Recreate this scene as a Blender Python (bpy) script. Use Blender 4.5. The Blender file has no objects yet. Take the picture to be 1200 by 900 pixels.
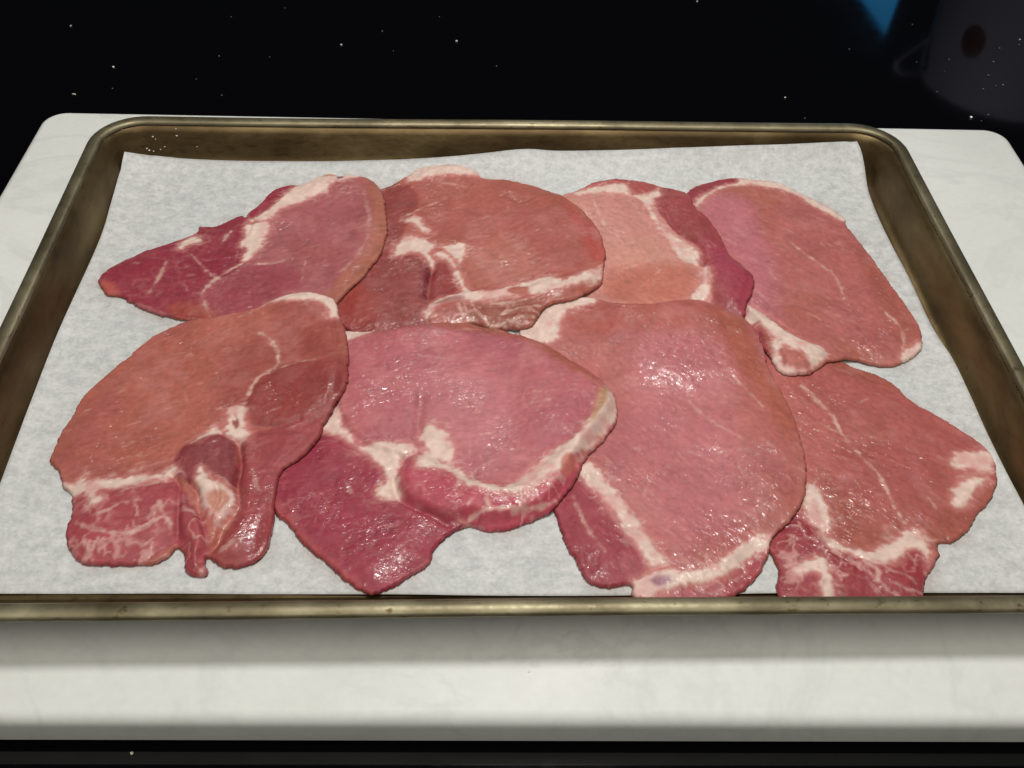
import bpy, bmesh, math, random
import numpy as np
from mathutils import Matrix, Vector
MM = 0.001
# ------------------------------------------------------------------ camera
SC = bpy.context.scene
COL = SC.collection
CAM = np.array([-18.52, -369.92, 344.09]); YAW, PIT, ROL = 0.05543, 0.78524, 0.03944
FPX = 1230.0                                   # focal length for a 1200 px wide picture
_fw = np.array([math.sin(YAW)*math.cos(PIT), math.cos(YAW)*math.cos(PIT), -math.sin(PIT)])
_r = np.cross(_fw, [0, 0, 1.0]); _r /= np.linalg.norm(_r); _u = np.cross(_r, _fw)
CR = _r*math.cos(ROL) + _u*math.sin(ROL); CU = -_r*math.sin(ROL) + _u*math.cos(ROL)
cam = bpy.data.objects.new('camera', bpy.data.cameras.new('camera')); COL.objects.link(cam)
M4 = Matrix(((CR[0], CU[0], -_fw[0], CAM[0]*MM), (CR[1], CU[1], -_fw[1], CAM[1]*MM),
             (CR[2], CU[2], -_fw[2], CAM[2]*MM), (0, 0, 0, 1)))
cam.matrix_world = M4
cam.data.sensor_width = 36.0; cam.data.lens = FPX/1200*36.0
cam.data.clip_start = 0.01; cam.data.clip_end = 50
SC.camera = cam
# ------------------------------------------------------------------ light
W = bpy.data.worlds.new('World'); SC.world = W; W.use_nodes = True
W.node_tree.nodes['Background'].inputs[0].default_value = (0.75, 0.82, 1.0, 1)
W.node_tree.nodes['Background'].inputs[1].default_value = 0.012
def area(name, loc, target, size, power, color):
    l = bpy.data.lights.new(name, 'AREA'); l.shape = 'DISK'; l.size = size*MM; l.energy = power; l.color = color
    o = bpy.data.objects.new(name, l); COL.objects.link(o)
    o.location = Vector(loc)*MM
    o.rotation_euler = (Vector(target)-Vector(loc)).to_track_quat('-Z', 'Y').to_euler()
    return o
area('hood_lamp', (50, 40, 900), (20, -40, 0), 190, 5.2, (1.0, 0.985, 0.95))
tube = area('under_cabinet_tube', (20, 400, 392), (0, -20, 0), 300, 0.38, (1.0, 0.97, 0.92))
tube.data.shape = 'RECTANGLE'; tube.data.size = 0.26; tube.data.size_y = 0.022
area('overhead_fill', (-100, -900, 1820), (0, -100, 0), 2000, 24.0, (1.0, 0.96, 0.85))  # added fill standing in for bounced room light, no known fixture
SC.view_settings.view_transform = 'Standard'; SC.view_settings.look = 'None'
SC.view_settings.exposure = -0.12; SC.view_settings.gamma = 1.0
SC.render.engine = 'CYCLES'
SC.cycles.pixel_filter_type = 'BLACKMAN_HARRIS'; SC.cycles.filter_width = 1.5

# ------------------------------------------------------------------ helpers
def ray(px, py):
    d = _fw + CR*(px-600)/FPX - CU*(py-450)/FPX
    return d
def at(px, py, z):
    d = ray(px, py); t = (z-CAM[2])/d[2]
    return CAM + t*d
def at_h(px, py, hf, off=0.0):
    """first point where the ray meets a height function"""
    d = ray(px, py); d = d/abs(d[2])
    t0 = CAM[2]-40.0; t = t0; st = 1.0
    while t < CAM[2]+2:
        p = CAM+d*t
        if p[2] <= float(hf(p[0], p[1]))+off: break
        t += st
    a, b = t-st, t
    for _ in range(9):
        m = 0.5*(a+b); p = CAM+d*m
        if p[2] <= float(hf(p[0], p[1]))+off: b = m
        else: a = m
    return CAM+d*b

def tag(o, label=None, cat=None, group=None, kind=None):
    if label: o['label'] = label
    if cat: o['category'] = cat
    if group: o['group'] = group
    if kind: o['kind'] = kind
    return o
def empty(name, loc):
    o = bpy.data.objects.new(name, None); COL.objects.link(o); o.location = Vector(loc)*MM
    o.empty_display_size = 0.02
    return o
def mesh_obj(name, V, F, mat, parent=None, smooth=True, origin=(0, 0, 0)):
    me = bpy.data.meshes.new(name)
    me.from_pydata([((v[0]-origin[0])*MM, (v[1]-origin[1])*MM, (v[2]-origin[2])*MM) for v in V], [], F)
    me.update()
    if smooth: me.polygons.foreach_set('use_smooth', [True]*len(me.polygons))
    me.materials.append(mat)
    o = bpy.data.objects.new(name, me); COL.objects.link(o)
    if parent: o.parent = parent
    else: o.location = Vector(origin)*MM
    return o

# ---- materials
def new_mat(name):
    m = bpy.data.materials.new(name); m.use_nodes = True
    nt = m.node_tree; b = nt.nodes['Principled BSDF']
    return m, nt, b
class N:
    def __init__(s, nt): s.nt = nt
    def n(s, typ, ins=None, **kw):
        nd = s.nt.nodes.new(typ)
        for k, v in kw.items(): setattr(nd, k, v)
        for k, v in (ins or {}).items():
            if hasattr(v, 'node'): s.nt.links.new(v, nd.inputs[k])
            else: nd.inputs[k].default_value = v
        return nd
    def link(s, a, b): s.nt.links.new(a, b)
    def obj(s): return s.n('ShaderNodeTexCoord').outputs['Object']
    def noise(s, vec, scale, detail=3, rough=0.55, dist=0.0):
        return s.n('ShaderNodeTexNoise', {'Vector': vec, 'Scale': scale, 'Detail': detail, 'Roughness': rough, 'Distortion': dist}).outputs['Fac']
    def ramp(s, fac, stops):
        r = s.n('ShaderNodeValToRGB', {'Fac': fac}); e = r.color_ramp.elements
        while len(e) < len(stops): e.new(0.5)
        for k, (p, c) in enumerate(stops):
            e[k].position = p; e[k].color = (*c, 1) if len(c) == 3 else c
        return r.outputs['Color']
    def mix(s, fac, a, b, blend='MIX'):
        m = s.n('ShaderNodeMix', data_type='RGBA', blend_type=blend)
        for sock, v in ((m.inputs[0], fac), (m.inputs[6], a), (m.inputs[7], b)):
            if hasattr(v, 'node'): s.nt.links.new(v, sock)
            elif isinstance(v, (int, float)): sock.default_value = v
            else: sock.default_value = (*v, 1)
        return m.outputs[2]
    def maprange(s, v, a, b, c, d):
        return s.n('ShaderNodeMapRange', {'Value': v, 'From Min': a, 'From Max': b, 'To Min': c, 'To Max': d}).outputs[0]
    def bump(s, h, strength, dist, normal=None):
        i = {'Height': h, 'Strength': strength, 'Distance': dist}
        if normal is not None: i['Normal'] = normal
        return s.n('ShaderNodeBump', i).outputs[0]
def g3(v): return (v, v, v)

def mat_glass():
    m, nt, b = new_mat('black_glass'); k = N(nt)
    b.inputs['Base Color'].default_value = (0.0015, 0.0015, 0.002, 1)
    n = k.noise(k.obj(), 90, 4, 0.6)
    k.link(k.maprange(n, 0.35, 0.7, 0.065, 0.09), b.inputs['Roughness'])
    b.inputs['IOR'].default_value = 1.5
    return m
def mat_marble():
    m, nt, b = new_mat('white_marble'); k = N(nt)
    o = k.obj()
    big = k.noise(o, 5, 5, 0.6, 0.6)
    vein = k.noise(o, 9, 6, 0.62, 1.3)
    v = k.ramp(vein, [(0.0, g3(1)), (0.455, g3(1)), (0.497, g3(0.0)), (0.54, g3(1)), (1, g3(1))])
    c = k.ramp(big, [(0.25, (0.68, 0.70, 0.67)), (0.7, (0.79, 0.80, 0.775))])
    veined = k.mix(k.maprange(big, 0.35, 0.75, 0.06, 0.40), c, k.mix(v, (0.50, 0.52, 0.50), c))
    fine = k.noise(o, 260, 3, 0.6)
    c2 = k.mix(0.10, veined, k.ramp(fine, [(0.3, g3(0.45)), (0.7, g3(0.95))]), 'MULTIPLY')
    k.link(c2, b.inputs['Base Color'])
    k.link(k.maprange(k.noise(o, 40, 4), 0.3, 0.7, 0.42, 0.58), b.inputs['Roughness'])
    b.inputs['Specular IOR Level'].default_value = 0.4
    return m
def mat_pan(rim=False):
    m, nt, b = new_mat('browned_aluminium_rim' if rim else 'browned_aluminium'); k = N(nt)
    o = k.obj()
    st = k.n('ShaderNodeMapping', {'Vector': o, 'Scale': (1.0, 1.0, 3.0)}).outputs[0]
    a = k.noise(st, 26 if rim else 15, 5, 0.55, 0.3); s = k.noise(st, 160, 5, 0.7)
    if rim:
        c = k.ramp(a, [(0.28, (0.095, 0.079, 0.045)), (0.5, (0.20, 0.172, 0.105)), (0.72, (0.33, 0.295, 0.19))])
        dirt = k.ramp(s, [(0.30, g3(1)), (0.40, g3(0))])
        c = k.mix(dirt, c, (0.10, 0.065, 0.03))
        k.link(k.maprange(s, 0.3, 0.75, 0.36, 0.60), b.inputs['Roughness'])
    else:
        c = k.ramp(a, [(0.28, (0.055, 0.031, 0.012)), (0.5, (0.125, 0.083, 0.036)), (0.72, (0.235, 0.175, 0.082))])
        dirt = k.ramp(s, [(0.28, g3(0.6)), (0.40, g3(0))])
        c = k.mix(dirt, c, (0.06, 0.035, 0.018))
        k.link(k.maprange(s, 0.3, 0.75, 0.30, 0.48), b.inputs['Roughness'])
    k.link(c, b.inputs['Base Color'])
    b.inputs['Metallic'].default_value = 0.75
    k.link(k.bump(s, 0.25, 0.0003), b.inputs['Normal'])
    return m
def mat_paper():
    m, nt, b = new_mat('parchment'); k = N(nt)
    o = k.obj()
    a = k.noise(o, 230, 3, 0.6); f = k.noise(o, 600, 3, 0.65); l = k.noise(o, 22, 3)
    st = k.n('ShaderNodeMapping', {'Vector': o, 'Rotation': (0, 0, 0.5), 'Scale': (1, 1.5, 1)}).outputs[0]
    fib = k.noise(st, 150, 3, 0.6, 0.6)
    mx = k.n('ShaderNodeMath', {0: a, 1: f}, operation='ADD').outputs[0]
    mx = k.n('ShaderNodeMath', {0: mx, 1: fib}, operation='ADD').outputs[0]
    c = k.ramp(k.maprange(mx, 1.15, 1.85, 0, 1), [(0.0, (0.46, 0.47, 0.47)), (0.5, (0.565, 0.575, 0.575)), (1.0, (0.67, 0.675, 0.665))])
    c = k.mix(0.5, c, k.ramp(l, [(0.3, g3(0.90)), (0.7, g3(1.0))]), 'MULTIPLY')
    dp = k.n('ShaderNodeAttribute', attribute_name='damp').outputs['Fac']
    c = k.mix(dp, c, k.mix(1.0, c, (0.84, 0.76, 0.73), 'MULTIPLY'))
    k.link(c, b.inputs['Base Color'])
    b.inputs['Roughness'].default_value = 0.55
    b.inputs['Specular IOR Level'].default_value = 0.3
    b.inputs['Transmission Weight'].default_value = 0.0
    k.link(k.bump(fib, 0.12, 0.0004), b.inputs['Normal'])
    return m
def mat_meat():
    m, nt, b = new_mat('raw_pork'); k = N(nt)
    col = k.n('ShaderNodeAttribute', attribute_name='tone').outputs['Color']
    msk = k.n('ShaderNodeAttribute', attribute_name='mask')
    grain = k.n('ShaderNodeAttribute', attribute_name='grain').outputs['Vector']     # millimetres, stretched along the fibres
    sep = k.n('ShaderNodeSeparateColor', {'Color': msk.outputs['Color']})
    fat, wet = sep.outputs[0], sep.outputs[1]
    o = k.obj()
    f1 = k.noise(o, 900, 3, 0.6); f2 = k.noise(grain, 0.42, 4, 0.65, 0.5); f3 = k.noise(o, 420, 3, 0.6)
    g = k.ramp(f2, [(0.28, g3(0.84)), (0.50, g3(1.0)), (0.72, (1.08, 1.12, 1.12))])
    c = k.mix(k.maprange(fat, 0, 1, 0.85, 0.30), col, g, 'MULTIPLY')
    c = k.mix(k.maprange(fat, 0, 1, 0.55, 0.2), c, k.ramp(f3, [(0.3, g3(0.78)), (0.52, g3(1.0)), (0.72, (1.10, 1.14, 1.14))]), 'MULTIPLY')
    c = k.mix(k.maprange(f1, 0.60, 0.82, 0, 0.18), c, (0.74, 0.50, 0.46))
    k.link(c, b.inputs['Base Color'])
    rn = k.noise(o, 60, 3)
    k.link(k.maprange(wet, 0, 1, 0.60, 0.36), b.inputs['Roughness'])
    b.inputs['Specular IOR Level'].default_value = 0.36
    k.link(k.bump(f2, 0.2, 0.0005, k.bump(f3, 0.1, 0.0005)), b.inputs['Normal'])
    # a broken film of moisture over the fibres: the lamps show in it as scattered sparkles
    b.inputs['Coat IOR'].default_value = 1.75
    spots = k.noise(grain, 1.05, 3, 0.6, 0.6); spots2 = k.noise(o, 760, 2, 0.5)
    br = k.n('ShaderNodeMath', {0: k.maprange(spots, 0.44, 0.56, 0, 1), 1: k.maprange(spots2, 0.40, 0.54, 0, 1)}, operation='MULTIPLY').outputs[0]
    br = k.n('ShaderNodeMath', {0: br, 1: k.maprange(wet, 0.10, 0.7, 0.06, 1.0)}, operation='MULTIPLY').outputs[0]
    br = k.n('ShaderNodeMath', {0: br, 1: k.maprange(wet, 0.65, 1.0, 0.0, 0.35)}, operation='MAXIMUM').outputs[0]
    k.link(br, b.inputs['Coat Weight'])
    b.inputs['Coat Roughness'].default_value = 0.17
    fibre = k.noise(grain, 0.7, 2, 0.5, 0.6)
    bm = k.bump(fibre, 1.0, 0.0006)
    k.link(bm, b.inputs['Coat Normal'])
    return m
def mat_plain(name, col, rough=0.4, emit=None, noise=0.1):
    m, nt, b = new_mat(name); k = N(nt)
    n = k.noise(k.obj(), 300, 3)
    k.link(k.mix(noise, col, k.ramp(n, [(0.3, g3(0.4)), (0.7, g3(1))]), 'MULTIPLY'), b.inputs['Base Color'])
    b.inputs['Roughness'].default_value = rough
    if emit:
        b.inputs['Emission Color'].default_value = (*emit[0], 1); b.inputs['Emission Strength'].default_value = emit[1]
    return m
MT = dict(glass=mat_glass(), marble=mat_marble(), pan=mat_pan(), rim=mat_pan(True), paper=mat_paper(), meat=mat_meat(),
          crumb=mat_plain('dry_crumb', (0.62, 0.57, 0.50), 0.6), dust=mat_plain('grey_dust', (0.16, 0.15, 0.15), 0.7), mug=mat_plain('grey_glaze', (0.19, 0.185, 0.26), 0.7),
          red=mat_plain('dark_red_print', (0.05, 0.003, 0.006), 0.6), case=mat_plain('black_plastic', (0.01, 0.01, 0.01), 0.4),
          glow=mat_plain('blue_glow', (0.01, 0.05, 0.1), 0.3, ((0.05, 0.45, 1.0), 1.0)))  # emission of the invented blue pyramid

# ---- numpy noise
_rng = np.random.RandomState(7)
_LAT = _rng.rand(8, 256, 256)
def vnoise(x, y, scale, seed=0):
    L = _LAT[seed % 8]; ox = (seed*37.3) % 251; oy = (seed*91.7) % 239
    x = x/scale+ox+1000; y = y/scale+oy+1000
    xi = np.floor(x).astype(int); yi = np.floor(y).astype(int)
    fx = x-xi; fy = y-yi; fx = fx*fx*fx*(fx*(fx*6-15)+10); fy = fy*fy*fy*(fy*(fy*6-15)+10)
    a = L[yi & 255, xi & 255]; b = L[yi & 255, (xi+1) & 255]; c = L[(yi+1) & 255, xi & 255]; d = L[(yi+1) & 255, (xi+1) & 255]
    return (a*(1-fx)+b*fx)*(1-fy)+(c*(1-fx)+d*fx)*fy-0.5
def fbm(x, y, scale, seed=0, oct=3, gain=0.5):
    s = 0; amp = 1; tot = 0
    for i in range(oct):
        s = s+amp*vnoise(x, y, scale/(2**i), seed+i*3); tot += amp; amp *= gain
    return s/tot*1.6
def sstep(a, b, x):
    t = np.clip((x-a)/(b-a), 0, 1); return t*t*(3-2*t)
def catmull(P, n=4, closed=True):
    P = np.asarray(P, float); m = len(P); out = []
    rng_ = range(m) if closed else range(m-1)
    for i in rng_:
        if closed: p0, p1, p2, p3 = P[i-1], P[i], P[(i+1) % m], P[(i+2) % m]
        else: p0, p1, p2, p3 = P[max(i-1, 0)], P[i], P[i+1], P[min(i+2, m-1)]
        for j in range(n):
            t = j/n
            out.append(0.5*((2*p1)+(-p0+p2)*t+(2*p0-5*p1+4*p2-p3)*t*t+(-p0+3*p1-3*p2+p3)*t**3))
    if not closed: out.append(P[-1])
    return np.array(out)
def seg_dist(X, Y, P, closed):
    d2 = np.full(X.shape, 1e9)
    m = len(P)
    for i in range(m if closed else m-1):
        a = P[i]; b = P[(i+1) % m]; ex, ey = b-a
        L = ex*ex+ey*ey+1e-9
        t = np.clip(((X-a[0])*ex+(Y-a[1])*ey)/L, 0, 1)
        dx = X-a[0]-t*ex; dy = Y-a[1]-t*ey
        np.minimum(d2, dx*dx+dy*dy, out=d2)
    return np.sqrt(d2)
def inside(X, Y, P):
    w = np.zeros(X.shape, bool); m = len(P)
    for i in range(m):
        a = P[i]; b = P[(i+1) % m]
        if a[1] == b[1]: continue
        c = (a[1] > Y) != (b[1] > Y)
        w ^= c & (X < (b[0]-a[0])*(Y-a[1])/(b[1]-a[1])+a[0])
    return w
def sdf_poly(X, Y, P, pad=14.0):
    """signed distance (inside > 0) of a closed outline on a regular grid, worked out only near it"""
    out = np.full(X.shape, -pad)
    x0, y0 = P.min(0)-pad; x1, y1 = P.max(0)+pad
    ci = np.where((X[0] >= x0) & (X[0] <= x1))[0]; ri = np.where((Y[:, 0] >= y0) & (Y[:, 0] <= y1))[0]
    if len(ci) == 0 or len(ri) == 0: return out
    sl = np.s_[ri[0]:ri[-1]+1, ci[0]:ci[-1]+1]
    xs, ys = X[sl], Y[sl]
    d = seg_dist(xs, ys, P, True)
    out[sl] = np.where(inside(xs, ys, P), d, -d)
    return out
def dist_line(X, Y, P, pad=10.0):
    out = np.full(X.shape, pad)
    x0, y0 = P.min(0)-pad; x1, y1 = P.max(0)+pad
    ci = np.where((X[0] >= x0) & (X[0] <= x1))[0]; ri = np.where((Y[:, 0] >= y0) & (Y[:, 0] <= y1))[0]
    if len(ci) == 0 or len(ri) == 0: return out
    sl = np.s_[ri[0]:ri[-1]+1, ci[0]:ci[-1]+1]
    out[sl] = seg_dist(X[sl], Y[sl], P, False)
    return out
def blur(A, sig):
    r = int(3*sig)+1; k = np.exp(-0.5*(np.arange(-r, r+1)/sig)**2); k /= k.sum()
    B = np.pad(A, ((r, r), (0, 0)), mode='edge'); o = np.zeros_like(A)
    for i in range(2*r+1): o += k[i]*B[i:i+A.shape[0]]
    B = np.pad(o, ((0, 0), (r, r)), mode='edge'); o2 = np.zeros_like(A)
    for i in range(2*r+1): o2 += k[i]*B[:, i:i+A.shape[1]]
    return o2

# ------------------------------------------------------------------ setting: cooktop
def rrect(hx, hy, R, nc=10, ns=24, cx=0, cy=0):
    """rounded rectangle, same point count for every size"""
    pts = []
    cs = [(hx-R, hy-R, 0), (-hx+R, hy-R, 90), (-hx+R, -hy+R, 180), (hx-R, -hy+R, 270)]
    for q, (x, y, a0) in enumerate(cs):
        for i in range(nc+1):
            a = math.radians(a0+90*i/nc); pts.append((cx+x+R*math.cos(a), cy+y+R*math.sin(a)))
        nx, ny, a1 = cs[(q+1) % 4]; a = math.radians(a1)
        p = pts[-1]; e = (cx+nx+R*math.cos(a), cy+ny+R*math.sin(a))
        for i in range(1, ns): pts.append((p[0]+(e[0]-p[0])*i/ns, p[1]+(e[1]-p[1])*i/ns))
    return pts
def sweep(rings):
    V = []; F = []; n = len(rings[0])
    for r in rings: V += r
    for k in range(len(rings)-1):
        for i in range(n):
            j = (i+1) % n
            F.append((k*n+i, k*n+j, (k+1)*n+j, (k+1)*n+i))
    return V, F
BZ = -19.0                                       # cooktop glass level; the board's top is z = 0
def slab(hx, hy, R, cx, cy, z1, z0, e):
    prof = [(0.8*e, z0)]+[(0, z0+e*0.8)]
    for i in range(7):
        a = math.radians(90*i/6); prof.append((e*(1-math.cos(a)), z1-e+e*math.sin(a)))
    rings = [[(x, y, z) for x, y in rrect(hx-t, hy-t, R-t, cx=cx, cy=cy)] for t, z in prof]
    V, F = sweep(rings); n = len(rings[0])
    F.append(tuple(range(n))[::-1]); F.append(tuple(range(len(V)-n, len(V))))
    return V, F
V, F = slab(720, 560, 12, 40, 140, BZ, BZ-8, 2)
tag(mesh_obj('cooktop', V, F, MT['glass'], smooth=False), kind='structure')
# ------------------------------------------------------------------ marble board
BCX, BCY = 15.5, 6.5
V, F = slab(298, 200.5, 15, 0, 0, 0, BZ+0.25, 5.5)
o = mesh_obj('marble_board', V, F, MT['marble'], smooth=True)
o.location = (BCX*MM, BCY*MM, 0); o.rotation_euler = (0, 0, -0.0163)
o.data.set_sharp_from_angle(angle=math.radians(40))
tag(o, 'thick white marble board with rounded corners lying on the black cooktop under the baking tray', 'board')

# ------------------------------------------------------------------ sheet pan
PX, PY, PR = 229.5, 165.8, 28.5
WALL = [(6.6, 21.6), (8.0, 20.4), (9.2, 18.4), (11.4, 13.8), (13.8, 8.4), (15.4, 5.2), (16.8, 3.3), (18.6, 2.0), (20.8, 1.25), (23.2, 1.0)]
def pan_inset(x, y):
    qx = np.abs(x)-(PX-PR); qy = np.abs(y)-(PY-PR)
    d = np.hypot(np.maximum(qx, 0), np.maximum(qy, 0))+np.minimum(np.maximum(qx, qy), 0)-PR
    return -d
_wt = [t for t, z in WALL]; _wz = [z for t, z in WALL]
def pan_h(x, y): return np.where(pan_inset(x, y) < _wt[0], -60.0, np.interp(pan_inset(x, y), _wt, _wz))
def wob(x, y, z): return (x, y, z+0.25*math.sin(x*0.021+1)+0.2*math.sin(y*0.03+x*0.011))
pan = empty('sheet_pan', (0, 0, 0))
tag(pan, 'browned aluminium baking tray with rolled rim holding parchment and raw pork', 'baking tray')
def pring(t, z): return [wob(x, y, z) if z > 8 else (x, y, z) for x, y in rrect(PX-t, PY-t, max(PR-t, 3.5))]
rings = []
for i in range(17):
    a = 2*math.pi*i/16
    ex = 3.6*math.cos(a); ez = 2.1*math.sin(a)
    rings.append(pring(3.8+ex, 22.7+ez))
V, F = sweep(rings); mesh_obj('rolled_rim', V, F, MT['rim'], pan)
wall = [pring(t, z) for t, z in WALL]+[pring(t, z-0.85) for t, z in reversed(WALL)]
V, F = sweep(wall); mesh_obj('side_wall', V, F, MT['pan'], pan)
r1 = pring(23.15, 0.98); r0 = pring(23.15, 0.17); n = len(r1)
mesh_obj('tray_floor', r1+r0, [tuple(range(n)), tuple(range(2*n-1, n-1, -1))]+[(n+i, n+(i+1) % n, (i+1) % n, i) for i in range(n)], MT['pan'], pan, smooth=False)

# ------------------------------------------------------------------ parchment
back = [(146, 178), (152, 178.8), (160, 180), (170, 181.3), (182, 182.6), (200, 184.2), (225, 186), (300, 188.5), (400, 189), (500, 185), (560, 180), (615, 175.5), (660, 177.5), (760, 175), (880, 170), (940, 168.2), (975, 167), (992, 166.5), (1004, 166)]
right = [(1004, 166), (1007, 190), (1013, 213), (1026, 248), (1041, 280), (1063, 322), (1091, 380), (1117, 420), (1137, 462), (1155, 503), (1178, 550), (1200, 592), (1224, 642), (1246, 690)]
left = [(146, 178), (141, 201), (130, 237), (117, 280), (90, 340), (63, 400), (33, 478), (1, 566), (-24, 632), (-48, 694)]
def pw(pts): return np.array([at_h(x, y, pan_h, 0.9) for x, y in pts])[:, :2]
def resample(P, n):
    P = catmull(P, 6, False); s = np.r_[0, np.cumsum(np.hypot(*np.diff(P, axis=0).T))]
    u = np.linspace(0, s[-1], n); return np.stack([np.interp(u, s, P[:, 0]), np.interp(u, s, P[:, 1])], 1)
NU, NV = 201, 141
Bk = resample(pw(back), NU); Rt = resample(pw(right), NV); Lf = resample(pw(left), NV)
fr = np.stack([np.linspace(Lf[-1, 0], Rt[-1, 0], NU), np.linspace(Lf[-1, 1], Rt[-1, 1], NU)+0.6*np.sin(np.linspace(0, 9, NU))], 1)
u = np.linspace(0, 1, NU)[None, :, None]; v = np.linspace(0, 1, NV)[:, None, None]
PP = (1-v)*Bk[None]+v*fr[None]+(1-u)*Lf[:, None]+u*Rt[:, None]-((1-u)*(1-v)*Bk[0]+u*(1-v)*Bk[-1]+(1-u)*v*Lf[-1]+u*v*Rt[-1])
pxx, pyy = PP[..., 0], PP[..., 1]
edge = np.minimum(np.minimum(u, 1-u)*np.ones((NV, 1, 1)), np.minimum(v, 1-v)*np.ones((1, NU, 1)))[..., 0]
def paper_wave(x, y): return 0.45+0.9*(0.5+fbm(x, y, 60, 2, 2))
_bo = np.argsort(Bk[:, 0]); _lo = np.argsort(Lf[:, 1]); _ro = np.argsort(Rt[:, 1])
def paper_h(x, y):
    """flat in the middle, curling up gently to meet the tray's walls"""
    yb = np.interp(x, Bk[_bo, 0], Bk[_bo, 1]); zb = np.maximum(pan_h(x, yb)-1.0, 0)
    xl = np.interp(y, Lf[_lo, 1], Lf[_lo, 0]); zl = np.maximum(pan_h(xl, np.clip(y, -140, 140))-1.0, 0)
    xr = np.interp(y, Rt[_ro, 1], Rt[_ro, 0]); zr = np.maximum(pan_h(xr, np.clip(y, -140, 140))-1.0, 0)
    yf = Lf[-1, 1]; zf = np.maximum(pan_h(0, yf)-1.0, 0)
    def cu(d, r): return np.clip(1-d/r, 0, 1.05)**2.2
    l = np.maximum(zb*cu(yb-y, 34), np.maximum(zl*cu(x-xl, 17), zr*cu(xr-x, 17)))
    l = np.maximum(l, zf*cu(y-yf, 14))
    return 1.0+l+paper_wave(x, y)
pz = paper_h(pxx, pyy)
V = [tuple(p) for p in np.stack([pxx, pyy, pz], -1).reshape(-1, 3)]
Fp = [(j*NU+i, (j+1)*NU+i, (j+1)*NU+i+1, j*NU+i+1) for j in range(NV-1) for i in range(NU-1)]
o = sheet = mesh_obj('parchment_sheet', V, Fp, MT['paper'])
sm = o.modifiers.new('thickness', 'SOLIDIFY'); sm.thickness = 0.00012; sm.offset = -1
tag(o, 'pale grey baking parchment lining the tray beneath the raw pork', 'paper')

# ------------------------------------------------------------------ pork cutlets
CELL = 0.62
gx = np.arange(-224, 224.01, CELL); gy = np.arange(-158, 158.01, CELL)
GX, GY = np.meshgrid(gx, gy)
HT = paper_h(GX, GY)+0.15
HT0 = HT.copy()
def h_look(A):
    def f(x, y):
        i = int(np.clip((x-gx[0])/CELL, 0, len(gx)-1)); j = int(np.clip((y-gy[0])/CELL, 0, len(gy)-1))
        return A[j, i]
    return f
def lin(c):
    c = np.array(c, float)/255; return np.where(c <= 0.04045, c/12.92, ((c+0.055)/1.055)**2.4)
GAIN = 1.04
def tone(c):
    v = lin(c)*GAIN; g = v.mean(); k_ = 0.04+0.07*float(sstep(0.26, 0.42, v.max())); return np.clip((v*(1-k_)+g*k_)*np.array([0.95, 1.0, 1.02]), 0, 0.9)
FAT = (222, 186, 172); DARK = (142, 44, 56); RED = (176, 58, 70); VEIN = (214, 150, 132)

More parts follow.
